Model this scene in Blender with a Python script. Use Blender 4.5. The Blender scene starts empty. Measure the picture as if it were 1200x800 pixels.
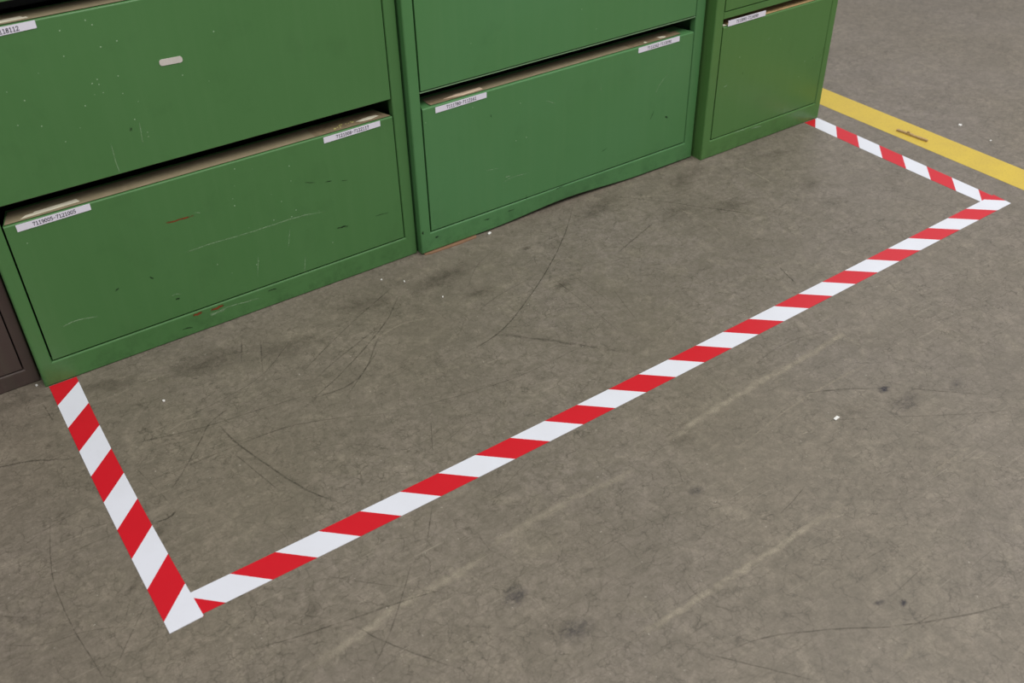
import bpy, bmesh, math, random
from mathutils import Vector, noise
random.seed(7)
sc = bpy.context.scene
col = sc.collection

# ------------------------------------------------------------------ camera
cam = bpy.data.objects.new('camera', bpy.data.cameras.new('camera'))
col.objects.link(cam)
cam.location = (-1.2624, -1.7133, 1.1841)
cam.rotation_euler = (0.9307, 0.0192, -0.6068)
cam.data.sensor_width = 36.0
cam.data.lens = 1146.09 / 1200 * 36.0
cam.data.clip_start = 0.02
cam.data.dof.use_dof = True
cam.data.dof.focus_distance = 1.95
cam.data.dof.aperture_fstop = 5.6
sc.camera = cam

# ------------------------------------------------------------------ world, lamps, exposure
w = bpy.data.worlds.new('hall_ambient'); sc.world = w; w.use_nodes = True
bg = w.node_tree.nodes['Background']
bg.inputs[0].default_value = (.97, 0.98, 1.0, 1); bg.inputs[1].default_value = 0.42

def area_lamp(name, loc, size, power, target, colour=(1, .97, .93)):
    l = bpy.data.lights.new(name, 'AREA'); l.shape = 'RECTANGLE'
    l.size, l.size_y = size; l.energy = power; l.color = colour
    o = bpy.data.objects.new(name, l); col.objects.link(o); o.location = loc
    o.rotation_euler = (Vector(target) - Vector(loc)).to_track_quat('-Z', 'Y').to_euler()
    return o
area_lamp('ceiling_lamp_row', (0.4, -2.4, 4.2), (6.0, 2.0), 205, (-0.2, -0.9, 0), (1, .985, .97))
area_lamp('ceiling_lamp_row', (3.5, 2.4, 4.2), (5.0, 1.6), 50, (3.0, 1.5, 0), (.97, .97, 1))
area_lamp('ceiling_lamp_row', (5.0, -1.0, 4.2), (1.6, 5.0), 30, (2.0, -1.0, 0), (.97, .97, 1))
area_lamp('ceiling_lamp_row', (-4.5, -1.2, 3.9), (1.6, 4.0), 34, (0, 0, .2))

sc.view_settings.view_transform = 'Standard'
sc.view_settings.look = 'None'
sc.view_settings.gamma = 1.0
sc.view_settings.use_curve_mapping = False
sc.view_settings.exposure = 0.0

# ------------------------------------------------------------------ measured marks (metres on the floor / on the fronts)
DARK=[(0.0022,0.8,[(0.0738,-0.0169),(-0.0022,-0.0919),(-0.0779,-0.1584),(-0.1628,-0.2235),(-0.253,-0.284),(-0.3474,-0.3399),(-0.4161,-0.3632),(-0.4711,-0.3689)]),
(0.0015,0.5,[(-0.1669,-0.2292),(-0.1711,-0.3964),(-0.1787,-0.5009)]),
(0.0015,0.4,[(-0.1269,-0.2234),(-0.1226,-0.3472),(-0.1269,-0.5019)]),
(0.007,0.4,[(-0.3916,-0.3484),(-0.3149,-0.4301),(-0.2595,-0.4993),(-0.213,-0.5578)]),
(0.002,0.5,[(-1.1177,-0.2392),(-1.0506,-0.2572),(-0.9773,-0.2761),(-0.8619,-0.2918),(-0.7857,-0.3042)]),
(0.002,0.5,[(-1.07,-0.3593),(-0.9922,-0.3575),(-0.8343,-0.3713),(-0.6693,-0.45)]),
(0.003,0.6,[(-0.9539,-0.2873),(-0.945,-0.359),(-0.9034,-0.5104),(-0.8598,-0.6032)]),
(0.0018,0.5,[(-0.9634,-0.3649),(-0.932,-0.5146)]),
(0.003,0.45,[(-1.0827,-0.3958),(-1.0616,-0.3783),(-1.0028,-0.3142),(-0.9641,-0.2711),(-0.8982,-0.2439)]),
(0.003,0.8,[(-1.1281,-0.4567),(-1.107,-0.458),(-1.0914,-0.4504)]),
(0.0012,0.4,[(-1.1155,-0.3055),(-1.0927,-0.4375)]),
(0.0018,0.5,[(-0.9984,-0.2315),(-0.8464,-0.2024),(-0.7398,-0.1258)]),
(0.002,0.4,[(-0.815,-0.0525),(-0.8483,-0.1343)]),
(0.0025,0.4,[(-0.7859,-0.0812),(-0.8302,-0.1978)]),
(0.003,0.5,[(-0.5701,-0.2026),(-0.6825,-0.3156),(-0.7933,-0.3204)]),
(0.003,0.4,[(-0.5599,-0.1839),(-0.6944,-0.24),(-0.7584,-0.2731)]),
(0.002,0.5,[(-0.4508,-0.0628),(-0.6132,-0.1447),(-0.7733,-0.2394)]),
(0.0025,0.55,[(-0.4792,-0.1132),(-0.5555,-0.1871),(-0.6839,-0.2714),(-0.82,-0.3404)]),
(0.002,0.5,[(-0.6081,-0.258),(-0.731,-0.3565)]),
(0.0015,0.5,[(-0.2216,-0.4877),(-0.4099,-0.4949),(-0.5322,-0.4796),(-0.6528,-0.453)]),
(0.0015,0.5,[(-0.6329,-0.506),(-0.6738,-0.5802)]),
(0.0012,0.4,[(-0.5592,-0.542),(-0.6536,-0.5758)]),
(0.002,0.4,[(-0.1593,-0.3932),(-0.221,-0.3636),(-0.2806,-0.3624)]),
(0.002,0.4,[(-0.193,-0.223),(-0.3061,-0.2408),(-0.3721,-0.2642)]),
(0.003,0.5,[(0.1834,-0.0435),(0.2704,-0.1475),(0.3423,-0.2445),(0.4172,-0.3427)]),
(0.0025,0.9,[(0.2689,-0.5163),(0.2562,-0.5507),(0.2468,-0.5864)]),
(0.003,0.5,[(0.1783,-0.2009),(0.0867,-0.2326),(0.0131,-0.2588)]),
(0.0015,0.4,[(-0.0864,-0.3614),(-0.1269,-0.5019)]),
(0.0015,0.3,[(0.5481,-0.3331),(0.6642,-0.4144)]),
(0.002,0.5,[(0.7485,-0.4665),(0.781,-0.5346)]),
(0.0018,0.4,[(0.4172,-0.3427),(0.5162,-0.3203)]),
(0.0025,0.5,[(-0.0321,-0.8472),(0.0419,-0.8856),(0.0953,-0.9214)]),
(0.0025,0.4,[(0.1398,-0.9507),(0.1825,-0.9944),(0.2568,-1.064)]),
(0.0015,0.45,[(-0.0763,-0.9193),(0.0015,-0.9586),(0.1676,-1.0648),(0.2655,-1.1155)]),
(0.0022,0.5,[(-1.0912,-0.7828),(-1.0114,-0.8039),(-0.8843,-0.8309),(-0.8158,-0.8486)]),
(0.002,0.5,[(-0.9558,-0.8308),(-0.935,-0.8784),(-0.876,-0.9764)]),
(0.0015,0.5,[(-0.828,-0.7743),(-0.9119,-0.8622),(-0.9802,-0.9189)]),
(0.0018,0.5,[(-0.7378,-0.6865),(-0.7898,-0.7545)]),
(0.0012,0.35,[(-0.9652,-0.707),(-0.879,-0.7952),(-0.7943,-0.8798)]),
(0.001,0.3,[(-1.0459,-0.6755),(-0.9626,-0.7492)]),
(0.001,0.4,[(-0.787,-0.9516),(-0.7256,-1.0229)]),
(0.0022,0.5,[(-0.5727,-1.1709),(-0.4821,-1.1934),(-0.3927,-1.2412),(-0.3154,-1.2892),(-0.2191,-1.3342),(-0.1284,-1.3671)]),
(0.002,0.5,[(-0.5746,-1.1626),(-0.5285,-1.2213),(-0.479,-1.2849)]),
(0.0015,0.4,[(-0.3276,-1.2986),(-0.2469,-1.3068)]),
(0.0012,0.6,[(-0.2103,-1.0189),(-0.2491,-1.0298),(-0.2926,-1.0383)]),
(0.0012,0.4,[(-0.2071,-1.1846),(-0.2569,-1.1807)]),
(0.0012,0.5,[(-0.262,-1.2479),(-0.2,-1.2423)]),
(0.0012,0.4,[(-0.3846,-0.9603),(-0.3483,-0.9724)]),
(0.0015,0.55,[(-1.2621,-0.32),(-1.2885,-0.4262),(-1.2987,-0.4981),(-1.2964,-0.5999),(-1.2885,-0.6681),(-1.2855,-0.7077)]),
(0.0015,0.5,[(-1.187,-0.6021),(-1.2374,-0.6603),(-1.2777,-0.7133)]),
(0.0015,0.45,[(-1.3923,-0.5604),(-1.3411,-0.5952),(-1.2841,-0.6087),(-1.2167,-0.6422)]),
(0.0015,0.45,[(-1.334,-0.3869),(-1.2686,-0.3624),(-1.1997,-0.3531)]),
(0.004,0.6,[(-1.3221,-0.1586),(-1.3093,-0.1652),(-1.2564,-0.1849),(-1.1903,-0.2248)]),
(0.002,0.5,[(-1.2044,-0.0302),(-1.2012,-0.0988)]),
(0.003,0.4,[(-1.3808,-0.5058),(-1.3446,-0.5336)]),
(0.0012,0.35,[(1.0422,-0.036),(1.0362,-0.2497),(1.0043,-0.4228)]),
(0.0018,0.4,[(1.2225,-0.335),(1.2015,-0.4158)]),
(0.002,0.3,[(1.3313,0.2084),(1.5631,0.1736),(1.5973,0.0031)]),
(0.0012,0.4,[(1.7501,0.4584),(1.8962,0.2523),(2.1504,0.1217)]),
(0.0015,0.35,[(0.4748,-0.9438),(0.4717,-0.8261),(0.3988,-0.7522)]),
(0.0012,0.4,[(-0.1558,-0.6904),(-0.0772,-0.6982),(-0.0231,-0.714)]),
(0.0012,0.4,[(-0.4838,-1.1446),(-0.5129,-1.0856),(-0.4995,-1.0146)]),
(0.001,0.35,[(-0.5742,-0.9184),(-0.4754,-0.9272),(-0.3682,-0.9533)]),
(0.001,0.35,[(-0.4988,-0.6799),(-0.5967,-0.7145),(-0.6759,-0.7548)]),
(0.001,0.4,[(-0.5433,-0.3402),(-0.4907,-0.4458),(-0.376,-0.5131)]),
(0.001,0.4,[(-0.9123,-0.4342),(-0.7948,-0.4651),(-0.7069,-0.5563)]),
(0.001,0.35,[(0.081,-0.5382),(-0.0353,-0.5312),(-0.1379,-0.567)]),
(0.001,0.3,[(-0.1713,-0.136),(-0.03,-0.2407),(0.1139,-0.2529)]),
(0.0013,0.4,[(-0.1707,-0.0657),(-0.2702,-0.1083),(-0.3591,-0.1935)]),
(0.002,0.35,[(-0.0468,-0.7371),(0.0755,-0.7235),(0.2247,-0.7601)]),
(0.0015,0.35,[(0.44,-0.7207),(0.4302,-0.835),(0.6156,-0.8918)])]
LIGHT=[(0.008,0.55,[(0.185,-0.7714),(0.1648,-0.7711),(0.0378,-0.7756),(-0.0943,-0.7832),(-0.1791,-0.7859),(-0.2804,-0.7966),(-0.3164,-0.7957)]),
(0.0075,0.42,[(-0.4098,-0.819),(-0.4495,-0.821),(-0.5621,-0.8133),(-0.6683,-0.8176),(-0.711,-0.8199)]),
(0.009,0.55,[(-0.724,-0.8321),(-0.7771,-0.8359),(-0.8278,-0.836),(-0.8874,-0.8364),(-0.961,-0.849),(-1.0482,-0.8535)]),
(0.006,0.6,[(-0.1902,-1.0865),(-0.2586,-1.0835),(-0.3486,-1.085),(-0.4239,-1.0855),(-0.4863,-1.0851),(-0.5721,-1.0851),(-0.6516,-1.0829)]),
(0.002,0.4,[(0.1433,-0.8627),(-0.0339,-0.8613),(-0.2499,-0.8875)]),
(0.002,0.6,[(0.5602,-0.1009),(0.5548,-0.1827),(0.5514,-0.2508)]),
(0.002,0.4,[(0.5463,-0.2983),(0.5447,-0.3306)]),
(0.003,0.35,[(-1.0516,-0.2508),(-1.0051,-0.2413),(-0.9661,-0.2461)]),
(0.0015,0.9,[(-0.2244,-1.0944),(-0.2052,-1.0991)]),
(0.0015,0.4,[(0.2653,-0.1437),(0.2759,-0.2838),(0.2575,-0.3596)]),
(0.002,0.4,[(-0.6402,-0.2345),(-0.5267,-0.2082),(-0.4387,-0.2347)]),
(0.0015,0.7,[(-0.1133,-0.9264),(-0.1013,-0.9295)]),
(0.003,0.3,[(-0.0246,-1.1283),(0.0339,-1.1196),(0.0721,-1.1263)]),
(0.004,0.3,[(-0.3692,-1.3265),(-0.3484,-1.3277),(-0.3253,-1.3216)]),
(0.0015,0.35,[(-1.1095,-0.0901),(-1.0419,-0.0825),(-0.9908,-0.0806)])]
SMUDGE=[(0.1035,-0.9306,0.014,0.008,1,1.2),
(-0.7338,-0.9232,0.022,0.017,0.55,1.2),
(-0.6996,-1.0234,0.03,0.02,0.4,1.2),
(-0.716,-1.0061,0.02,0.015,0.3,0),
(-0.2765,-1.2667,0.008,0.005,0.9,0.6),
(-0.3049,-1.2463,0.01,0.005,0.6,0.6),
(0.1028,-0.9791,0.04,0.02,0.25,1),
(-0.2974,-0.8039,0.04,0.03,0.3,0),
(-0.3607,-0.1077,0.08,0.03,0.5,0),
(-0.333,-0.2044,0.035,0.018,0.5,0),
(-0.5471,-0.0957,0.07,0.03,0.4,0),
(-0.1635,-0.2877,0.03,0.012,0.5,0),
(-0.1406,-0.1166,0.012,0.006,0.8,0),
(-0.7459,-0.1393,0.08,0.03,0.4,0),
(-0.9078,-0.0908,0.09,0.035,0.45,0),
(-1.0808,-0.0476,0.05,0.02,0.4,0),
(0.1077,-0.0693,0.09,0.03,0.4,0),
(0.3833,-0.0778,0.08,0.03,0.4,0),
(0.391,-0.254,0.06,0.03,0.35,0),
(-1.2424,0.0068,0.05,0.03,0.4,0),
(0.2443,-0.198,0.05,0.03,0.3,0),
(-1.1297,-0.4785,0.008,0.01,0.6,0),
(-0.9968,-0.7675,0.02,0.012,0.4,0),
(-1.005,-0.7992,0.02,0.015,0.3,0),
(0.2254,-1.0006,0.02,0.01,0.3,0.5),
(-0.365,-0.9194,0.015,0.01,0.4,1),
(0.0117,-0.9367,0.05,0.03,0.2,0),
(0.6274,-0.2904,0.05,0.03,0.3,0),
(0.6862,-0.1192,0.05,0.02,0.35,0),
(-1.201,-0.5682,0.01,0.005,0.6,0)]
TAPEPOLY= {(0, 0): [[0.0001385, -0.0013227, -1.1823859], [0.0002637, -0.077871, -0.0538288]], (0, 1): [[0.0002653, -0.002532, -1.1299173], [0.0002552, -0.0777367, -0.0026877]], (1, 0): [[-2.1e-06, 8.63e-05, 0.0749658, -1.0697654], [-1.4e-06, 9.82e-05, -0.0005256, -0.6304367]], (1, 1): [[-1.1e-06, 4.35e-05, 0.0755594, -1.02062], [-2e-06, 0.0001134, -0.0005239, -0.6797761]], (2, 0): [[0.0001988, -0.0029121, 0.8953723], [0.0004834, -0.0802044, -0.0704395]], (2, 1): [[-7.6e-05, -0.0016796, 0.9512118], [-0.0002636, -0.0753019, -0.0220796]]}
SCR={'11':[('rust',0.0028,[(-0.8892,0.262),(-0.8628,0.2604),(-0.8322,0.2604)]),('light',0.0018,[(-0.8672,0.1882),(-0.8269,0.1893),(-0.7737,0.1881),(-0.7191,0.1869),(-0.6247,0.1867),(-0.5671,0.1795)]),('light',0.001,[(-0.8311,0.2657),(-0.8185,0.2605)]),('dark',0.003,[(-1.0132,0.1544),(-1.0039,0.1586)]),('dark',0.003,[(-0.9078,0.0941),(-0.8993,0.0928)]),('light',0.0018,[(-1.1245,0.1162),(-1.1027,0.1209),(-1.0793,0.119),(-1.0566,0.1135)]),('light',0.0014,[(-0.9143,0.1039),(-0.9036,0.1048),(-0.8942,0.1)]),('dark',0.0018,[(-0.5555,0.245),(-0.5401,0.2431)]),('dark',0.001,[(-0.5193,0.2367),(-0.5037,0.2338)]),('dark',0.0012,[(-0.5998,0.2578),(-0.5761,0.2504)]),('dark',0.003,[(-0.5441,0.1302),(-0.5318,0.1302),(-0.5178,0.1275)]),('dark',0.0013,[(-0.4507,0.1301),(-0.4339,0.1287),(-0.4169,0.1273)]),('dark',0.002,[(-0.9449,0.1623),(-0.9385,0.1539)]),('light',0.001,[(-0.7245,0.1279),(-0.7354,0.0796)]),('light',0.001,[(-0.6474,0.166),(-0.6582,0.1245)]),('light',0.001,[(-0.6244,0.091),(-0.6327,0.051)])],'1f':[('rust',0.004,[(-0.8833,0.0448),(-0.8745,0.0437),(-0.8637,0.0435)]),('rust',0.004,[(-0.8458,0.0415),(-0.831,0.0418),(-0.8176,0.0438)]),('light',0.0045,[(-0.8496,0.0323),(-0.8333,0.0309),(-0.8143,0.0328)]),('light',0.002,[(-0.8192,0.0359),(-0.8008,0.0348),(-0.7767,0.0326),(-0.7407,0.03)]),('dark',0.002,[(-0.7197,0.0391),(-0.7099,0.0395),(-0.7006,0.0369)]),('dark',0.002,[(-0.9105,0.0202),(-0.8997,0.0199),(-0.8896,0.0167)]),('light',0.003,[(-0.7427,0.0504),(-0.739,0.0499)])],'12':[('light',0.0012,[(-0.9455,0.4432),(-0.9459,0.4067),(-0.944,0.3842)]),('light',0.001,[(-0.8885,0.4699),(-0.8919,0.4246)]),('dark',0.005,[(-0.9078,0.4597),(-0.9036,0.4585)])],'21':[('light',0.0014,[(-0.1223,0.1156),(-0.1028,0.1206),(-0.0832,0.1213),(-0.0536,0.1189)]),('light',0.002,[(-0.1172,0.1273),(-0.1026,0.1273)]),('light',0.001,[(0.3364,0.2136),(0.3536,0.2404),(0.3771,0.2589)]),('dark',0.003,[(0.3797,0.1478),(0.3878,0.1398)]),('dark',0.0012,[(0.3276,0.1525),(0.3399,0.1744)]),('light',0.001,[(0.0012,0.286),(0.0258,0.2735)]),('dark',0.0015,[(-0.1515,0.2932),(-0.1495,0.2846)]),('light',0.001,[(-0.1684,0.1605),(-0.1331,0.1563)]),('dark',0.001,[(0.1723,0.1084),(0.1911,0.1145)]),('dark',0.0012,[(-0.0568,0.0632),(-0.0571,0.0402)]),('light',0.001,[(0.1616,0.2875),(0.1638,0.2658)])],'2f':[('dark',0.003,[(-0.315,0.0364),(-0.3059,0.035)]),('dark',0.003,[(-0.3458,0.0625),(-0.3465,0.0538)]),('dark',0.002,[(-0.1809,0.0352),(-0.164,0.0341)]),('dark',0.0015,[(-0.1123,0.0364),(-0.0924,0.0356)]),('dark',0.0015,[(0.0277,0.0502),(0.0591,0.052)])],'31':[('light',0.0015,[(0.5469,0.1905),(0.5644,0.1954)]),('light',0.001,[(0.6886,0.2825),(0.7031,0.2883)]),('dark',0.0015,[(0.6142,0.2109),(0.6162,0.2173)])],'3f':[('light',0.003,[(0.6755,0.0417),(0.702,0.0407),(0.7152,0.0408)]),('light',0.002,[(0.6094,0.0499),(0.6584,0.0464)])]}
SPK={'12':[(-0.9309,0.6587),(-0.9222,0.6498),(-0.9742,0.6509),(-0.8901,0.6155),(-0.9184,0.6115),(-0.9793,0.6091),(-0.9031,0.5571),(-0.9381,0.5595),(-0.9481,0.5543),(-0.9377,0.5502),(-0.9345,0.5349),(-0.9491,0.5347),(-0.9031,0.5255),(-0.8812,0.5049),(-0.9691,0.5198),(-1.0461,0.5031),(-1.0812,0.5142),(-0.8789,0.4459),(-0.8793,0.4377),(-0.7229,0.5959),(-0.7944,0.5325),(-0.7498,0.5106),(-1.017,0.4667),(-0.9876,0.484),(-1.0807,0.5723),(-1.0589,0.552),(-0.8949,0.4748),(-1.0255,0.5909)],'11':[(-0.7319,0.1973),(-0.7015,0.3193),(-0.6262,0.3032),(-0.628,0.2705),(-0.6782,0.1967),(-0.6551,0.2325),(-0.6393,0.1916),(-0.5781,0.1852),(-0.5583,0.1013),(-0.7317,0.1098),(-0.7267,0.1162),(-0.6277,0.2037),(-0.7365,0.3299),(-0.7515,0.2544),(-1.1298,0.3036),(-0.7434,0.2952),(-0.8107,0.1394),(-0.7858,0.1094),(-0.6736,0.2541),(-0.752,0.2698)],'21':[(-0.1974,0.3212),(-0.3166,0.3177),(-0.2476,0.0758),(-0.3128,0.0645),(-0.0704,0.2983),(-0.0839,0.2106),(-0.0549,0.211)],'22':[(-0.1944,0.4624),(0.0997,0.4747),(0.1431,0.4216)],'31':[(0.8549,0.1895),(0.8403,0.1496),(0.744,0.2749),(0.854,0.1045),(0.5967,0.2604)]}

# ------------------------------------------------------------------ materials
class N:
    """small node-tree helper"""
    def __init__(s, name):
        s.m = bpy.data.materials.new(name); s.m.use_nodes = True
        s.t = s.m.node_tree; s.b = s.t.nodes['Principled BSDF']
        s.tc = s.t.nodes.new('ShaderNodeTexCoord'); s.geo = s.t.nodes.new('ShaderNodeNewGeometry')
        s.P = s.geo.outputs['Position']
    def n(s, k, **kw):
        x = s.t.nodes.new(k)
        for a, v in kw.items(): setattr(x, a, v)
        return x
    def link(s, a, b): s.t.links.new(a, b)
    def put(s, sock, v):
        if hasattr(v, 'is_output') or isinstance(v, bpy.types.NodeSocket): s.link(v, sock)
        else: sock.default_value = v
    def noise(s, scale, detail=4, rough=.55, vec=None, dist=0, stretch=None, rot=0):
        v = vec or s.P
        if stretch:
            mp = s.n('ShaderNodeMapping'); s.link(v, mp.inputs[0])
            mp.inputs['Rotation'].default_value = (0, 0, rot); mp.inputs['Scale'].default_value = stretch; v = mp.outputs[0]
        x = s.n('ShaderNodeTexNoise'); s.link(v, x.inputs['Vector'])
        x.inputs['Scale'].default_value = scale; x.inputs['Detail'].default_value = detail
        x.inputs['Roughness'].default_value = rough; x.inputs['Distortion'].default_value = dist
        return x.outputs['Fac']
    def ramp(s, f, lo, hi, a=0., b=1.):
        x = s.n('ShaderNodeMapRange'); s.put(x.inputs[0], f)
        x.inputs[1].default_value = lo; x.inputs[2].default_value = hi
        x.inputs[3].default_value = a; x.inputs[4].default_value = b
        return x.outputs[0]
    def mix(s, f, a, b, mode='MIX'):
        x = s.n('ShaderNodeMix', data_type='RGBA', blend_type=mode)
        s.put(x.inputs[0], f); s.put(x.inputs[6], a); s.put(x.inputs[7], b)
        return x.outputs[2]
    def math(s, op, a, b=0.):
        x = s.n('ShaderNodeMath', operation=op); s.put(x.inputs[0], a); s.put(x.inputs[1], b)
        return x.outputs[0]
    def bump(s, h, strength, dist=.001):
        x = s.n('ShaderNodeBump'); s.link(h, x.inputs['Height'])
        x.inputs['Strength'].default_value = strength; x.inputs['Distance'].default_value = dist
        s.link(x.outputs[0], s.b.inputs['Normal'])
    def fin(s, colour=None, rough=None, spec=None, metal=None):
        if colour is not None: s.put(s.b.inputs['Base Color'], colour)
        if rough is not None: s.put(s.b.inputs['Roughness'], rough)
        if spec is not None: s.b.inputs['Specular IOR Level'].default_value = spec
        if metal is not None: s.b.inputs['Metallic'].default_value = metal
        return s.m

def C(r, g, b):
    f = lambda c: (c/255/12.92) if c/255 <= .04045 else ((c/255+.055)/1.055)**2.4
    return (f(r), f(g), f(b), 1)

def concrete():
    m = N('worn_concrete')
    base = m.mix(m.ramp(m.noise(1.3, 3, .5), .38, .62), C(136, 125, 110), C(140, 129, 120))
    base = m.mix(m.ramp(m.noise(3.6, 7, .66, dist=.5), .32, .60, .55, 0), base, C(110, 101, 88))
    base = m.mix(m.ramp(m.noise(11, 8, .72, dist=1.5), .50, .70, 0, .50), base, C(160, 149, 130))
    base = m.mix(m.ramp(m.noise(24, 8, .78, dist=1.0), .42, .60, .55, 0), base, C(102, 95, 82))
    base = m.mix(m.ramp(m.noise(75, 6, .8, dist=.6), .40, .56, .45, 0), base, C(94, 87, 75))
    base = m.mix(m.ramp(m.noise(260, 4, .8), .35, .65, .4, 0), base, C(88, 82, 72))
    # craquelure: warped cells of several sizes, only in patches
    for scale, warp, lim, amt, pat in ((10, .045, .013, .50, 2.1), (23, .022, .026, .52, 3.1), (55, .010, .05, .48, 4.7)):
        nv = m.n('ShaderNodeTexNoise'); m.link(m.P, nv.inputs['Vector']); nv.inputs['Scale'].default_value = scale*1.1; nv.inputs['Detail'].default_value = 6
        vm = m.n('ShaderNodeVectorMath', operation='MULTIPLY_ADD'); m.link(nv.outputs['Color'], vm.inputs[0])
        vm.inputs[1].default_value = (warp*2.4,)*3; m.link(m.P, vm.inputs[2])
        vo = m.n('ShaderNodeTexVoronoi', feature='DISTANCE_TO_EDGE'); m.link(vm.outputs[0], vo.inputs['Vector']); vo.inputs['Scale'].default_value = scale
        line = m.ramp(vo.outputs['Distance'], 0, lim, 1, 0)
        mask = m.ramp(m.noise(pat, 4, .6), .36, .54)
        mask = m.math('MULTIPLY', mask, m.ramp(m.noise(38, 3), .38, .56, .1, 1))
        base = m.mix(m.math('MULTIPLY', m.math('MULTIPLY', line, mask), amt), base, C(60, 54, 45))
    # fine drag marks in several directions
    for rot, amt, dark, sc_ in ((.25, .5, 1, 9), (-.75, .45, 1, 7), (1.1, .4, 1, 10), (-1.2, .4, 1, 6), (.6, .45, 1, 13), (.03, .35, 0, 9), (-.3, .3, 0, 11)):
        s = m.noise(sc_, 4, .7, stretch=(.9, 30, 1), rot=rot, dist=.15)
        k = m.ramp(s, .61, .68, 0, 1)
        k = m.math('MULTIPLY', k, m.ramp(m.noise(3.3 + rot, 3), .46, .58))
        base = m.mix(m.math('MULTIPLY', k, amt), base, C(72, 66, 55) if dark else C(165, 155, 138))
    spk = m.ramp(m.noise(150, 2, .5), .735, .76)
    base = m.mix(m.math('MULTIPLY', spk, .5), base, C(185, 178, 165))
    m.bump(m.noise(90, 5, .7), .12, .002)
    r = m.ramp(m.noise(3, 5, .6), .3, .7, .42, .6)
    return m.fin(base, r, .45)

def decal(name, colour, strength, patchy=40):
    """thin worn-on mark: alpha falls to the ribbon's edges (UV y) and breaks up with noise"""
    m = N(name)
    at = m.n('ShaderNodeAttribute', attribute_name='fade')
    f = m.math('MULTIPLY', at.outputs['Fac'], m.ramp(m.noise(patchy, 6, .75), .36, .58, .12, 1))
    f = m.math('MULTIPLY', f, strength)
    m.link(f, m.b.inputs['Alpha'])
    m.m.surface_render_method = 'DITHERED'
    return m.fin(colour, .6, .3)

def paint(name, c1, c2, dark, rough=.36):
    m = N(name)
    base = m.mix(m.ramp(m.noise(2.6, 4, .5), .3, .7), c1, c2)
    base = m.mix(m.ramp(m.noise(9, 6, .7), .55, .75, 0, .14), base, dark)
    st = m.n('ShaderNodeMapping'); m.link(m.P, st.inputs[0]); st.inputs['Scale'].default_value = (60, 60, 3)
    nz = m.n('ShaderNodeTexNoise'); m.link(st.outputs[0], nz.inputs[0]); nz.inputs['Scale'].default_value = 1; nz.inputs['Detail'].default_value = 5
    base = m.mix(m.ramp(nz.outputs['Fac'], .45, .75, 0, .03), base, C(135, 165, 120))
    sp = m.n('ShaderNodeSeparateXYZ'); m.link(m.P, sp.inputs[0])
    low = m.ramp(sp.outputs[2], .0, .07, 1, 0)                      # patchy darkening towards the foot
    k = m.math('MULTIPLY', low, m.ramp(m.noise(26, 6, .75), .45, .68))
    base = m.mix(m.math('MULTIPLY', k, .45), base, dark)
    m.bump(m.noise(420, 2, .5), .04, .0006)
    return m.fin(base, m.ramp(m.noise(6, 4), .3, .7, rough - .05, rough + .08), .42)

def plain(name, c, rough=.6, spec=.4, metal=0, var=.15, scale=40, dark=None):
    m = N(name)
    d = dark or tuple(x*.6 for x in c[:3]) + (1,)
    base = m.mix(m.ramp(m.noise(scale, 5, .65), .35, .7, 0, var*2), c, d)
    return m.fin(base, rough, spec, metal)

M = {}
M['floor'] = concrete()
M['dark_scuff'] = decal('dark_scuff', C(60, 55, 47), .72, 60)
M['light_scuff'] = decal('light_scuff', C(176, 165, 146), .92, 50)
M['smudge'] = decal('dark_smudge', C(74, 68, 57), .75, 45)
M['blue_smudge'] = decal('rubber_smudge', C(38, 40, 55), .9, 90)
M['green_a'] = paint('green_enamel_warm', C(77, 121, 69), C(73, 117, 65), C(36, 66, 32))
M['green_b'] = paint('green_enamel_cool', C(80, 128, 80), C(76, 124, 72), C(34, 68, 38))
M['green_c'] = paint('green_enamel_olive', C(78, 118, 61), C(80, 121, 65), C(40, 66, 30), .32)
M['edge'] = plain('bare_edge_paint', C(118, 150, 112), .45)
M['brown'] = paint('brown_enamel', C(79, 65, 60), C(74, 61, 57), C(42, 34, 32), .42)
M['inside'] = plain('shade_black_inside', C(34, 34, 32), .6, .3)  # inner steel coloured near black to paint the shade inside the openings
M['box'] = plain('black_steel', C(30, 30, 30), .5, .4)
M['tan'] = plain('worn_tan_film', C(154, 140, 114), .5, .3, var=.25, scale=55, dark=C(128, 122, 92))
M['tan_dark'] = plain('worn_brown_film', C(146, 128, 102), .55, .3, var=.3, scale=90, dark=C(92, 84, 60))
M['tan_light'] = plain('tan_card', C(204, 170, 122), .6, .3, var=.3, scale=35, dark=C(140, 112, 74))
M['cream'] = plain('old_label_paper', C(236, 229, 205), .7, .3, var=.15, scale=80)
M['pink_cream'] = plain('old_label_paper_pink', C(238, 212, 184), .7, .3, var=.12, scale=80)
M['yellow_glue'] = plain('glue_fleck', C(200, 195, 120), .6)
M['label'] = plain('white_label_stock', C(228, 224, 236), .5, .4, var=.04, scale=60)
M['ink'] = plain('label_ink', C(48, 44, 62), .6, .3)
M['sticker'] = plain('rubbed_sticker', C(205, 198, 190), .6, .35, var=.12, scale=90)
M['card'] = plain('cardboard_shim', C(140, 108, 84), .8, .2)
M['paper'] = plain('scrap_paper', C(222, 220, 216), .7, .3, var=.05)
M['wood'] = plain('splinter_wood', C(186, 156, 110), .7, .3, var=.3, scale=200, dark=C(120, 96, 66))
M['rust'] = decal('rust_scratch', C(128, 58, 30), 1.3, 90)
M['light_scr'] = decal('light_scratch', C(160, 190, 150), .62, 120)
M['dark_scr'] = decal('dark_scratch', C(24, 38, 22), 1.0, 120)
M['speck'] = plain('paint_speck', C(150, 180, 142), .5)

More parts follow.
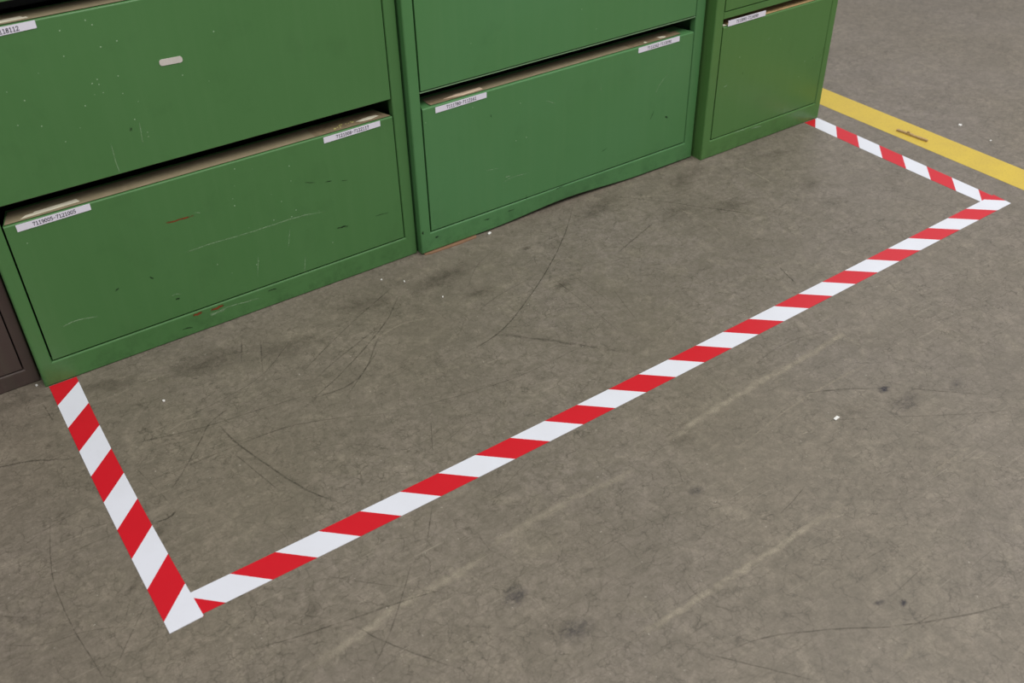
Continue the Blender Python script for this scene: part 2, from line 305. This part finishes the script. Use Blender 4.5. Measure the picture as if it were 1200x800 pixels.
def tape_mat(name, c, alt):
    m = N(name)
    base = m.mix(m.ramp(m.noise(14, 5, .6), .4, .75, 0, .3), c, alt)
    base = m.mix(m.ramp(m.noise(120, 5, .7), .66, .78, 0, .25), base, C(120, 112, 104))
    m.bump(m.noise(28, 4, .55, stretch=(1, 1, 1)), .10, .002)
    return m.fin(base, .42, .5)
M['tape_white'] = tape_mat('white_tape_film', C(219, 220, 229), C(206, 205, 211))
M['tape_red'] = tape_mat('red_tape_film', C(200, 12, 34), C(186, 11, 29))
def yellow():
    m = N('yellow_floor_paint')
    base = m.mix(m.ramp(m.noise(12, 5, .6), .35, .7), C(206, 178, 66), C(196, 168, 68))
    base = m.mix(m.ramp(m.noise(160, 5, .75), .52, .66, 0, .5), base, C(168, 142, 62))
    base = m.mix(m.ramp(m.noise(22, 6, .75, dist=1), .64, .72, 0, .55), base, C(120, 106, 70))
    m.bump(m.noise(200, 4, .7), .2, .001)
    return m.fin(base, .5, .4)
M['yellow'] = yellow()

# ------------------------------------------------------------------ mesh helpers
def obj(name, bm, mats, parent=None, smooth=False):
    me = bpy.data.meshes.new(name); bmesh.ops.recalc_face_normals(bm, faces=bm.faces)
    bm.to_mesh(me); bm.free()
    for k in (mats if isinstance(mats, (list, tuple)) else [mats]): me.materials.append(M[k])
    if smooth:
        for p in me.polygons: p.use_smooth = True
    o = bpy.data.objects.new(name, me); col.objects.link(o)
    if parent:
        o.parent = parent
        p = parent; off = Vector((0, 0, 0))
        while p: off += p.location; p = p.parent
        o.location = -off                                       # mesh data are in world metres
        me.transform(__import__('mathutils').Matrix.Translation(o.location)); o.location = (0, 0, 0)
    return o

def tag(o, label=None, cat=None, group=None, kind=None):
    if label: o['label'] = label
    if cat: o['category'] = cat
    if group: o['group'] = group
    if kind: o['kind'] = kind
    return o

def thing(name, loc, label, cat, group=None):
    o = bpy.data.objects.new(name, None); col.objects.link(o); o.location = loc; o.empty_display_size = .1
    return tag(o, label, cat, group)

def add_box(bm, x0, x1, y0, y1, z0, z1, bevel=0, mat=0):
    v = [bm.verts.new((x, y, z)) for x in (x0, x1) for y in (y0, y1) for z in (z0, z1)]
    fs = [bm.faces.new([v[i] for i in q]) for q in ((0,1,3,2),(4,6,7,5),(0,4,5,1),(2,3,7,6),(0,2,6,4),(1,5,7,3))]
    for f in fs: f.material_index = mat
    if bevel:
        es = list({e for f in fs for e in f.edges})
        bmesh.ops.bevel(bm, geom=es, offset=bevel, segments=2, profile=.6, affect='EDGES')
    return bm

def box(*a, **k): return add_box(bmesh.new(), *a, **k)

def prism(bm, pts, z0, z1, mat=0):
    """vertical prism on a polygon in xy"""
    lo = [bm.verts.new((x, y, z0)) for x, y in pts]; hi = [bm.verts.new((x, y, z1)) for x, y in pts]
    fs = [bm.faces.new(hi), bm.faces.new(lo[::-1])]
    for i in range(len(pts)):
        j = (i+1) % len(pts); fs.append(bm.faces.new((lo[i], lo[j], hi[j], hi[i])))
    for f in fs: f.material_index = mat

def ribbons(items, to3, sub=6):
    """soft-edged strips along polylines; 'fade' carries the strength at each vertex"""
    bm = bmesh.new()
    lay = bm.verts.layers.float.new('fade')
    for wd, st, pts in items:
        P = [Vector(p) for p in pts]; Q = []
        for i in range(len(P)-1):
            p0 = P[i-1] if i else P[i]*2-P[i+1]; p3 = P[i+2] if i+2 < len(P) else P[i+1]*2-P[i]
            for s in range(sub):
                t = s/sub
                Q.append(.5*((2*P[i]) + (P[i+1]-p0)*t + (2*p0-5*P[i]+4*P[i+1]-p3)*t*t + (3*P[i]-p0-3*P[i+1]+p3)*t**3))
        Q.append(P[-1]); n = len(Q); rows = []
        for i, q in enumerate(Q):
            d = (Q[min(i+1, n-1)]-Q[max(i-1, 0)]).normalized(); nn = Vector((-d.y, d.x))
            e = min(1, min(i, n-1-i)/max(1, n*.18)+.12)
            ww = wd*(.75+.5*random.random())
            q = q+nn*(random.random()-.5)*wd*.7
            row = []
            for k, a in ((-1, 0), (-.3, 1), (.3, 1), (1, 0)):
                v = bm.verts.new(to3(q+nn*ww*k)); v[lay] = a*e*st; row.append(v)
            rows.append(row)
        for a, b in zip(rows, rows[1:]):
            for k in range(3): bm.faces.new((a[k], a[k+1], b[k+1], b[k]))
    return bm

def blobs(items, z):
    bm = bmesh.new(); lay = bm.verts.layers.float.new('fade')
    for x, y, a, b, st in items:
        th = random.uniform(-.4, .6); c = bm.verts.new((x, y, z)); c[lay] = st; prev = [c]*20; first = True
        for r, al in ((.45, .8), (.8, .4), (1.25, 0)):
            ring = []
            for k in range(20):
                t = k*math.tau/20; rr = r*(1+.35*noise.noise(Vector((math.cos(t)*2+x*9, math.sin(t)*2, y*9))))
                px, py = a*rr*math.cos(t), b*rr*math.sin(t)
                v = bm.verts.new((x+px*math.cos(th)-py*math.sin(th), y+px*math.sin(th)+py*math.cos(th), z)); v[lay] = st*al; ring.append(v)
            for k in range(20):
                j = (k+1) % 20
                if first: bm.faces.new((c, ring[k], ring[j]))
                else: bm.faces.new((prev[k], ring[k], ring[j], prev[j]))
            prev = ring; first = False
    return bm

# ------------------------------------------------------------------ floor
bm = bmesh.new(); bmesh.ops.create_grid(bm, x_segments=12, y_segments=12, size=7)
for v in bm.verts: v.co.x += .6
floor = tag(obj('floor', bm, 'floor'), kind='structure')
tag(obj('scuff_marks', ribbons([(a*.75, b, c) for a, b, c in DARK], lambda q: (q.x, q.y, .00012)), 'dark_scuff', floor), 'dark rubber scuffs and drag lines', kind='stuff')
tag(obj('drag_marks', ribbons([(a*1.25, b, c) for a, b, c in LIGHT], lambda q: (q.x, q.y, .00010)), 'light_scuff', floor), 'pale dusty drag streaks', kind='stuff')
tag(obj('dark_patches', blobs([s[:5] for s in SMUDGE if s[5] < .5], .00007), 'smudge', floor), 'soft dark patches', kind='stuff')  # soft dark patches, many of them along the cabinet fronts
tag(obj('rubber_smudges', blobs([s[:5] for s in SMUDGE if s[5] >= .5], .00015), 'blue_smudge', floor), 'bluish black smudges', kind='stuff')

# ------------------------------------------------------------------ floor tapes
def pv(t, s, k): return tuple(sum(c*k**(len(p)-1-i) for i, c in enumerate(p)) for p in TAPEPOLY[(t, s)])
def clip(poly, p, n):
    """keep the side of the line through p where (q-p).n >= 0"""
    out = []
    for i in range(len(poly)):
        a, b = Vector(poly[i]), Vector(poly[(i+1) % len(poly)]); da, db = (a-p).dot(n), (b-p).dot(n)
        if da >= 0: out.append(tuple(a))
        if da*db < 0: out.append(tuple(a+(b-a)*da/(da-db)))
    return out
def lin(t, s, k, lo, hi):
    """polynomial inside the measured range, straight beyond it"""
    if k < lo: a, b = Vector(pv(t, s, lo)), Vector(pv(t, s, lo+1)); return tuple(a+(b-a)*(k-lo))
    if k > hi: a, b = Vector(pv(t, s, hi)), Vector(pv(t, s, hi-1)); return tuple(a+(b-a)*(hi-k))
    return pv(t, s, k)
def tape(t, k0, k1, rng, white, z0, z1, clips, label):
    bm = bmesh.new()
    for k in range(k0, k1):
        poly = [lin(t, 0, k, *rng[0]), lin(t, 0, k+1, *rng[0]), lin(t, 1, k+1, *rng[1]), lin(t, 1, k, *rng[1])]
        for p, n in clips:
            poly = clip(poly, Vector(p), Vector(n))
            if len(poly) < 3: break
        if len(poly) >= 3: prism(bm, poly, z0, z1, 0 if white(k) else 1)
    return tag(obj('hazard_tape', bm, ['tape_white', 'tape_red']), label, 'tape')
a, b = Vector((-1.1839, -.6850)), Vector((-1.1337, -.6838))
nrm = Vector((-(b-a).y, (b-a).x))
tape(0, -2, 12, ((0, 8), (0, 8)), lambda k: k % 2 == 0, .0001, .0009, [((0, .0150), (0, -1)), (a, nrm)],
     'short red and white striped floor tape from the left green cabinet to the front corner')
tip1, tip0 = Vector((.9393, -.6200)), Vector((.9355, -.6555)); d = (tip1-tip0); n1 = Vector((-d.y, d.x))
if (Vector((0, -.6))-tip0).dot(n1) < 0: n1 = -n1
tape(1, -3, 28, ((0, 25), (-1, 25)), lambda k: k % 2 == 1, .0001, .0006, [(tip0, n1), ((-1.168, 0), (1, 0))],
     'long red and white striped floor tape running parallel to the green cabinets')
tape(2, -2, 9, ((0, 7), (0, 7)), lambda k: k % 2 == 0, .0001, .0004, [((0, -.0295), (0, -1)), ((0, -.634), (0, 1))],
     'short red and white striped floor tape beside the yellow line')
ya = -1.5861; d = Vector((math.cos(ya), math.sin(ya))); n = Vector((-d.y, d.x))
c0 = Vector((1.1267, -.3)); bm = bmesh.new()
P0, P1 = c0-d*4, c0+d*4; q = n*-.0995
prism(bm, [tuple(P0), tuple(P1), tuple(P1+q), tuple(P0+q)], .00005, .0003)
tag(obj('floor_line', bm, 'yellow'), 'wide worn yellow line on the concrete floor behind the striped tape', 'floor marking')

# ------------------------------------------------------------------ label lettering (stroke digits)
DG = {'0': [[(.3,0),(.12,.12),(.06,.5),(.12,.88),(.3,1),(.48,.88),(.54,.5),(.48,.12),(.3,0)]],
 '1': [[(.12,.86),(.32,1),(.32,0)],[(.12,0),(.52,0)]],
 '2': [[(.08,.78),(.14,.94),(.3,1),(.46,.94),(.52,.74),(.44,.52),(.06,0),(.54,0),(.54,.14)]],
 '3': [[(.08,.84),(.18,.97),(.32,1),(.48,.9),(.48,.66),(.26,.54),(.5,.42),(.54,.2),(.42,.02),(.24,0),(.06,.14)]],
 '4': [[(.42,0),(.42,1),(.04,.32),(.56,.32)]],
 '5': [[(.5,1),(.14,1),(.1,.55),(.3,.64),(.5,.52),(.54,.26),(.42,.03),(.24,0),(.06,.12)]],
 '6': [[(.48,.92),(.32,1),(.14,.84),(.06,.4),(.14,.06),(.32,0),(.5,.12),(.52,.36),(.4,.54),(.2,.54),(.08,.36)]],
 '7': [[(.08,.84),(.08,1),(.54,1),(.3,.5),(.26,0)]],
 '8': [[(.3,.54),(.12,.66),(.12,.9),(.3,1),(.48,.9),(.48,.66),(.3,.54),(.08,.38),(.08,.1),(.3,0),(.52,.1),(.52,.38),(.3,.54)]],
 '9': [[(.5,.6),(.36,.46),(.18,.48),(.08,.7),(.14,.94),(.3,1),(.46,.92),(.54,.6),(.46,.14),(.28,0),(.12,.08)]],
 '-': [[(.1,.46),(.5,.46)]]}
def lettering(bm, text, x, z, pitch, h, y, lw, mat, slope=0):
    for i, ch in enumerate(text):
        for st in DG[ch]:
            for (a, b), (c, e) in zip(st, st[1:]):
                p = Vector((x+i*pitch+a*pitch*1.45, z+b*h)); r = Vector((x+i*pitch+c*pitch*1.45, z+e*h))
                dd = (r-p); L = dd.length
                if L < 1e-6: continue
                dd /= L; nn = Vector((-dd.y, dd.x))*lw/2; p = p-dd*lw*.3; r = r+dd*lw*.3
                vs = []
                for s in (p-nn, r-nn, r+nn, p+nn):
                    vs.append(bm.verts.new((s.x, y, s.y+slope*(s.x-x))))
                f = bm.faces.new(vs); f.material_index = mat

# ------------------------------------------------------------------ cabinets
def lip_mesh(x0, x1, yf, z0, zt, depth=.056, taper=.016, drop=.012):
    """drawer front: flat face, rounded top edge rolling back into a finger ledge with cut-off corners"""
    bm = bmesh.new(); R = .003
    prof = [(yf+.016, z0), (yf+.0012, z0), (yf, z0+.0012)]            # (y, z)
    prof += [(yf, z0+(zt-z0)*.5), (yf, zt-R)]
    prof += [(yf+R-R*math.cos(t), zt-R+R*math.sin(t)) for t in (.4, .8, 1.2, math.pi/2)]
    top = [(yf+.012, zt+.0005), (yf+depth, zt+.002), (yf+depth+.001, zt-drop)]
    rows = []
    for y, z in prof: rows.append([bm.verts.new((x0, y, z)), bm.verts.new((x1, y, z))])
    for y, z in top:
        t = min(1, (y-yf)/depth)*taper
        rows.append([bm.verts.new((x0+t, y, z)), bm.verts.new((x1-t, y, z))])
    for a, b in zip(rows, rows[1:]): bm.faces.new((a[0], a[1], b[1], b[0]))
    # side returns of the face
    for s, X in ((0, x0), (1, x1)):
        v = [bm.verts.new((X, yf+.016, zt-R)), bm.verts.new((X, yf+.016, z0))]
        f = [rows[1][s], rows[2][s], rows[4][s]]
        bm.faces.new(f+[v[0], v[1]] if s else (f+[v[0], v[1]])[::-1])
    return bm

def frame_mesh(xs, zs, yf, depth, hole, dent=None, zoff=0):
    """front frame: outer rectangle with one tall opening, extruded, edges rounded"""
    bm = bmesh.new(); V = {}
    xs = sorted(xs); zs = sorted(zs)
    for i, x in enumerate(xs):
        for j, z in enumerate(zs): V[i, j] = (x, z)
    inside = lambda x, z: hole[0] < x < hole[1] and hole[2] < z < hole[3]
    cells = [(i, j) for i in range(len(xs)-1) for j in range(len(zs)-1) if not inside((xs[i]+xs[i+1])/2, (zs[j]+zs[j+1])/2)]
    fv, bv = {}, {}
    def dz(x, z):
        if dent and z < .06:
            k = max(0, 1-abs(x-dent[0])/dent[1]); k = k*k*(3-2*k)
            return k*dent[2]*max(0, 1-z/.055)
        return 0
    for k, (x, z) in V.items():
        dd = dz(x, z)
        fv[k] = bm.verts.new((x, yf+dd*.5, z+dd)); bv[k] = bm.verts.new((x, yf+depth, z+dd))
    S = set(cells)
    for i, j in cells:
        bm.faces.new((fv[i, j], fv[i+1, j], fv[i+1, j+1], fv[i, j+1])); bm.faces.new((bv[i, j], bv[i, j+1], bv[i+1, j+1], bv[i+1, j]))
        for (a, b, nb) in (((i, j), (i+1, j), (i, j-1)), ((i+1, j), (i+1, j+1), (i+1, j)), ((i+1, j+1), (i, j+1), (i, j+1)), ((i, j+1), (i, j), (i-1, j))):
            if nb not in S: bm.faces.new((fv[a], bv[a], bv[b], fv[b]))
    for v in [v for v in bm.verts if not v.link_faces]: bm.verts.remove(v)
    bmesh.ops.recalc_face_normals(bm, faces=bm.faces)
    es = [e for e in bm.edges if len(e.link_faces) == 2 and e.calc_face_angle() > .8 and max(v.co.y for v in e.verts) < yf+.012]
    bmesh.ops.bevel(bm, geom=es, offset=.0034, segments=4, profile=.5, affect='EDGES')
    return bm

def cabinet(mat, x0, x1, yf, xl, xr, rows, ztop, label, cat='filing cabinet', gap=.0028, rail=None, dent=None, z0=0., name='filing_cabinet', depth=.46):
    root = thing(name, ((x0+x1)/2, yf+depth/2, 0), label, cat)
    T = .018
    # carcass: sides, top, back, floor pan
    bm = bmesh.new()
    add_box(bm, x0+.0006, x0+.0035, yf+T, yf+depth, 0, ztop-.002)
    obj('side_panel', bm, mat, root)
    obj('side_panel', box(x1-.0035, x1-.0006, yf+T, yf+depth, 0, ztop-.002), mat, root)
    obj('top_panel', box(x0+.0006, x1-.0006, yf+.001, yf+depth, ztop, ztop+.006, bevel=.002), mat, root)
    obj('back_panel', box(x0+.004, x1-.004, yf+depth-.004, yf+depth-.001, .002, ztop-.002), 'inside', root)
    obj('bottom_pan', box(x0+.004, x1-.004, yf+T, yf+depth-.005, .030, .033), 'inside', root)
    xs = [x0, xl, xr, x1]
    if dent: xs += [dent[0]+dent[1]*t/8 for t in range(-8, 9)]
    fr = obj('front_frame', frame_mesh(xs, [z0, rows[0][0]-gap*.95, ztop-.03, ztop], yf, T, (xl, xr, rows[0][0]-gap*.95, ztop-.03), dent), mat, root)
    drawers = []
    for k, (zb, zt) in enumerate(rows):
        a, b = xl+gap, xr-gap
        dr = obj('drawer', lip_mesh(a, b, yf+.0006, zb, zt), mat, root)
        # black steel tray behind the front
        bm = bmesh.new(); top = zt-.014
        add_box(bm, a+.012, b-.012, yf+.018, yf+depth-.03, zb+.006, zb+.008)
        add_box(bm, a+.012, a+.014, yf+.018, yf+depth-.03, zb+.008, top)
        add_box(bm, b-.014, b-.012, yf+.018, yf+depth-.03, zb+.008, top)
        add_box(bm, a+.014, b-.014, yf+depth-.032, yf+depth-.03, zb+.008, top)
        obj('drawer_tray', bm, 'box', dr)
        drawers.append(dr)
        if k:
            prev = rows[k-1][1]
            # dark plate added behind the opening, standing in for its deep shade
            obj('shade_plate', box(xl+.001, xr-.001, yf+.075, yf+.078, prev+.004, zb+.004), 'inside', root)
            if rail:
                zr1 = zb-.0022; obj('divider_rail', box(xl+.0005, xr-.0005, yf+rail[1], yf+.016, zr1-rail[0], zr1, bevel=min(.0008, rail[0]*.3)), rail[2], root)
    return root, fr, drawers

def label_on(dr, yf, x0, x1, z0l, z1l, z0r, z1r, text, lead=.2, off=.0006, skip=0):
    bm = bmesh.new(); ya, yb = yf-.0004+off*0, yf+.0004
    q = [(x0, z0l), (x1, z0r), (x1, z1r), (x0, z1l)]
    fr = [bm.verts.new((x, ya, z)) for x, z in q]; bk = [bm.verts.new((x, yb, z)) for x, z in q]
    bm.faces.new(fr)
    bm.faces.new(bk[::-1])
    for i in range(4):
        j = (i+1) % 4; bm.faces.new((fr[i], bk[i], bk[j], fr[j]))
    w = x1-x0; h = z1l-z0l; n = len(text)+skip
    pitch = w*.585/n if n else 0
    lettering(bm, text, x0+w*.215+pitch*skip, z0l+h*.24+(z0r-z0l)*.2, pitch, h*.5, ya-.00012, h*.085, 1, (z0r-z0l)/w)
    return obj('number_label', bm, ['label', 'ink'], dr)

def patch(dr, name, pts, z, mat, th=.0003):
    bm = bmesh.new(); prism(bm, pts, z, z+th); return obj(name, bm, mat, dr)
def ragged(x0, x1, y0, y1, n=14, amp=.002, tl=0, tr=0):
    lo = [(x0+(x1-x0)*i/n, y0+random.uniform(0, amp*.4)) for i in range(n+1)]
    hi = [(x0+tl+(x1-tr-x0-tl)*i/n, y1-random.uniform(0, amp)) for i in range(n, -1, -1)]
    return lo+hi

Y1 = .0164
zr = [(.0530, .3448), (.3825, .6755), (.7109, 1.0040), (1.0400, 1.3330)]
c1, f1, d1 = cabinet('green_a', -1.1872, -.3556, Y1, -1.1605, -.3832, zr, 1.366,
    'wide green metal filing cabinet on the left with a rubbed sticker on its upper drawer', rail=None)
zr2 = [(.0543, .3490), (.3881, .6800), (.7170, 1.0090), (1.0440, 1.3380)]
c2, f2, d2 = cabinet('green_b', -.3512, .4857, 0, -.3254, .4560, zr2, 1.371,
    'wide middle green filing cabinet with dented bottom rail on a cardboard shim', gap=.0030, rail=(.0022, .0015, 'edge'), dent=(.07, .24, .0085), z0=.003)
zr3 = [(.0521, .3515), (.3906, .6840), (.7210, 1.0140), (1.0480, 1.3430)]
c3, f3, d3 = cabinet('green_c', .4947, .9532, -.0283, .5228, .9300, zr3, 1.376,
    'narrow green metal filing cabinet at the right end of the row', gap=.0026, rail=(.0165, .0012, 'green_c'))
zrb = [(.0380, .3300), (.3680, .6600), (.6980, .9900), (1.0280, 1.3200)]
cb, fb, db = cabinet('brown', -1.8600, -1.1887, .0457, -1.8420, -1.2100, zrb, 1.352,
    'dark brown metal cabinet left of the green cabinets', cat='filing cabinet', gap=.0022, rail=(.010, .003, 'brown'))

# numbered labels
label_on(d1[0], Y1, -1.1383, -1.0101, .3292, .3424, .3316, .3440, '7119005-7121005')
label_on(d1[0], Y1, -.5454, -.4158, .3292, .3418, .3318, .3436, '7121008-7122117')
label_on(d1[1], Y1, -1.1370, -1.0066, .6600, .6735, .6625, .6750, '7118112', skip=8)
label_on(d2[0], 0, -.2911, -.1606, .3327, .3455, .3350, .3472, '7111780-7112161')
label_on(d2[0], 0, .2745, .4057, .3355, .3480, .3362, .3490, '7112162-7113090')
label_on(d3[0], -.0283, .5400, .6712, .3512, .3655, .3518, .3650, '7113091-7114090')
# rubbed white sticker, rounded ends
bm = bmesh.new(); pts = []
cx, cz, hw, hh, r = -.8089, .5618, .0205, .0057, .0045
for sx, sz, a0 in ((1, 1, 0), (-1, 1, 90), (-1, -1, 180), (1, -1, 270)):
    for t in range(0, 91, 18):
        an = math.radians(a0+t); pts.append((cx+sx*(hw-r)+r*math.cos(an), cz+sz*(hh-r)+r*math.sin(an)))
fr = [bm.verts.new((x, Y1-.0003, z+(x-cx)*-.04)) for x, z in pts]; bk = [bm.verts.new((x, Y1+.0008, z+(x-cx)*-.04)) for x, z in pts]
bm.faces.new(fr); bm.faces.new(bk[::-1])
for i in range(len(pts)):
    j = (i+1) % len(pts); bm.faces.new((fr[i], bk[i], bk[j], fr[j]))
tag(obj('sticker', bm, 'sticker', d1[1]), 'small rubbed white sticker with rounded ends')

# worn tan film and old label remains on the finger ledges
for dr, xa, xb in ((d1[0], -1.158, -.400), (d1[1], -1.158, -.400)):
    zt = (.3448 if dr is d1[0] else .6755)+.0016
    patch(dr, 'worn_film', ragged(xa+.003, -.3885, Y1+.0038, Y1+.050, 30, .001, .015, .015), zt, 'tan')
patch(d1[0], 'worn_film', ragged(-.560, -.3895, Y1+.0045, Y1+.050, 12, .002, 0, .015), .3448+.0021, 'tan_dark')
patch(d1[0], 'label_remains', [(-1.1263, Y1+.0090), (-1.0228, Y1+.0130), (-1.0262, Y1+.0262), (-1.100, Y1+.0225), (-1.102, Y1+.0190), (-1.1150, Y1+.0185)], .3448+.0021, 'cream')
patch(d1[1], 'label_remains', [(-1.1200, Y1+.0090), (-1.0130, Y1+.0110), (-1.0150, Y1+.0180), (-1.020, Y1+.0175), (-1.0225, Y1+.0262), (-1.100, Y1+.0225)], .6755+.0021, 'cream')
patch(d1[0], 'label_remains', [(-.462, Y1+.018), (-.452, Y1+.012), (-.430, Y1+.010), (-.410, Y1+.016), (-.413, Y1+.022), (-.428, Y1+.024), (-.445, Y1+.022)], .3448+.0026, 'cream')
bm = bmesh.new()
for x, y, s in ((-.512, .013, .0035), (-.505, .016, .002), (-.500, .013, .002), (-.497, .022, .003), (-.493, .023, .003), (-.468, .021, .0035), (-.470, .024, .003), (-.483, .022, .0015), (-.478, .020, .0012)):
    prism(bm, [(x-s, Y1+y-s*.4), (x+s*.3, Y1+y-s), (x+s, Y1+y+s*.3), (x-s*.2, Y1+y+s)], .3448+.0025, .3448+.003)
tag(obj('glue_flecks', bm, 'yellow_glue', d1[0]), 'yellowish flecks of old glue', kind='stuff')
z2 = .3490+.0016
patch(d2[0], 'worn_film', ragged(-.298, .400, .0060, .046, 26, .001), z2, 'tan')
patch(d2[0], 'worn_film', ragged(-.300, -.205, .0060, .026, 10, .004), z2+.0004, 'tan_dark')
patch(d2[0], 'worn_film', ragged(.255, .415, .0060, .032, 12, .004), z2+.0004, 'tan_dark')
patch(d2[0], 'label_remains', [(-.262, .0155), (-.235, .0120), (-.215, .0090), (-.163, .0110), (-.163, .0230), (-.225, .0225)], z2+.0008, 'pink_cream')
patch(d2[0], 'label_remains', [(.352, .012), (.362, .009), (.372, .012), (.365, .020), (.350, .022)], z2+.0008, 'cream')
patch(d2[0], 'label_remains', [(.302, .010), (.309, .009), (.308, .016), (.302, .015)], z2+.0008, 'cream')
z3 = .3515+.0016
patch(d3[0], 'worn_film', ragged(.5450, .925, -.0283+.003, -.0283+.045, 20, .001), z3, 'tan_light')
patch(d3[0], 'label_remains', [(.5290, -.0283+.004), (.5400, -.0283+.004), (.5390, -.0283+.016), (.5320, -.0283+.016)], z3+.0004, 'cream')

# scratches and specks on the fronts
def owner(k): return {'11': d1[0], '12': d1[1], '1f': f1, '21': d2[0], '22': d2[1], '2f': f2, '31': d3[0], '3f': f3}[k]
for key, items in SCR.items():
    yf = {'1': Y1, '2': 0, '3': -.0283}[key[0]]
    yy = yf-.00015 if key[1] == 'f' else yf+.0006-.00015
    for kind, mt, nm in (('rust', 'rust', 'rusty_scratch'), ('light', 'light_scr', 'pale_scratch'), ('dark', 'dark_scr', 'dark_scratch')):
        its = [(wd*.8, 1, pts) for kd, wd, pts in items if kd == kind]
        if its: tag(obj(nm, ribbons(its, lambda q: (q.x, yy, q.y), 4), mt, owner(key)), kind='stuff')
for key, pts in SPK.items():
    yf = {'1': Y1, '2': 0, '3': -.0283}[key[0]]+.0006; bm = bmesh.new()
    for x, z in pts:
        r = random.uniform(.0007, .0016)
        bm.faces.new([bm.verts.new((x+r*math.cos(t*math.tau/7)*random.uniform(.6, 1.1), yf-.00015, z+r*math.sin(t*math.tau/7)*random.uniform(.6, 1.2))) for t in range(7)])
    tag(obj('paint_specks', bm, 'speck', owner(key)), 'tiny pale paint specks', kind='stuff')

# ------------------------------------------------------------------ shim and litter
bm = bmesh.new()
prism(bm, [(-.3460, -.0015), (-.3300, -.0060), (-.2600, -.0085), (-.2080, -.0070), (-.2040, .0000), (-.2050, .0150), (-.3460, .0150)], .0001, .0024)
tag(obj('cardboard_shim', bm, 'card'), 'thin brown cardboard shim under the left foot of the middle green cabinet', 'cardboard')

def scrap(name, x, y, w, h, rot, th, mat, label, cat, group=None):
    bm = bmesh.new(); n = 4 if name == 'paper_scrap' else 7; pts = []
    if n == 7: w *= .8; h *= .8
    for k in range(n):
        t = (math.tau*(k+.5)/4) if n == 4 else k*math.tau/n+.3; c, s = math.cos(t), math.sin(t); m = 1/max(abs(c), abs(s))*random.uniform(.8, 1)
        px, py = c*m*w/2, s*m*h/2
        pts.append((x+px*math.cos(rot)-py*math.sin(rot), y+px*math.sin(rot)+py*math.cos(rot)))
    prism(bm, pts, .0003 if mat != 'wood' else .0004, th)
    for v in bm.verts:
        if v.co.z > th*.9: v.co.z += random.uniform(0, th*.6)
    return tag(obj(name, bm, mat), label, cat, group)
scrap('paper_scrap', -.0320, -.9342, .0135, .0065, .1, .0012, 'paper', 'largest white paper scrap on the open floor in front of the long tape', 'paper scrap')
scrap('paper_scrap', 1.2282, -.3037, .012, .009, .2, .002, 'paper', 'white scrap on the floor beyond the yellow line', 'paper scrap')
scrap('paper_scrap', 1.2081, -.4140, .006, .005, .4, .0012, 'paper', 'tiny pale crumb beyond the yellow line, nearer the right edge', 'crumb')
scrap('paper_crumb', -1.0142, -.1595, .006, .006, .4, .002, 'paper', 'round white crumb on the floor right of the left tape', 'crumb')
scrap('paper_crumb', -.4780, -.0341, .006, .004, .1, .0015, 'paper', 'white crumb nearest the left cabinet, close to its right foot', 'crumb')
scrap('paper_crumb', -.4402, -.0403-.03, .008, .004, 1.2, .0015, 'paper', 'white crumb a little out from the left cabinet right foot', 'crumb')
scrap('paper_crumb', -.4032, -.1733, .007, .003, .9, .0012, 'paper', 'thin white sliver on the floor before the gap between two cabinets', 'crumb')
scrap('paper_crumb', -.1722, -.0090, .014, .008, .3, .002, 'paper', 'greyish white scrap at the foot of the middle cabinet', 'paper scrap')
scrap('paper_crumb', -1.2000, .0330, .006, .005, .3, .002, 'paper', 'small pale crumb at the foot between brown and green cabinets', 'crumb')
# wood splinter lying across the yellow line
bm = bmesh.new()
p, q = Vector((1.0605, -.2200)), Vector((1.0655, -.3150)); dd = (q-p).normalized(); nn = Vector((-dd.y, dd.x))
for i in range(6):
    a = p+(q-p)*i/6; b = p+(q-p)*(i+1)/6; w1 = .004-.0005*(i % 2)
    prism(bm, [tuple(a-nn*w1), tuple(b-nn*w1), tuple(b+nn*w1), tuple(a+nn*w1)], .0004, .005+.001*((i*7) % 3)/2)
prism(bm, [tuple(p+(q-p)*.34-nn*.002), tuple(p+(q-p)*.42-nn*.002), tuple(p+(q-p)*.40+nn*.002), tuple(p+(q-p)*.35+nn*.002)], .005, .010)
tag(obj('wood_splinter', bm, 'wood'), 'thin brown wood splinter lying on the yellow line', 'wood splinter')
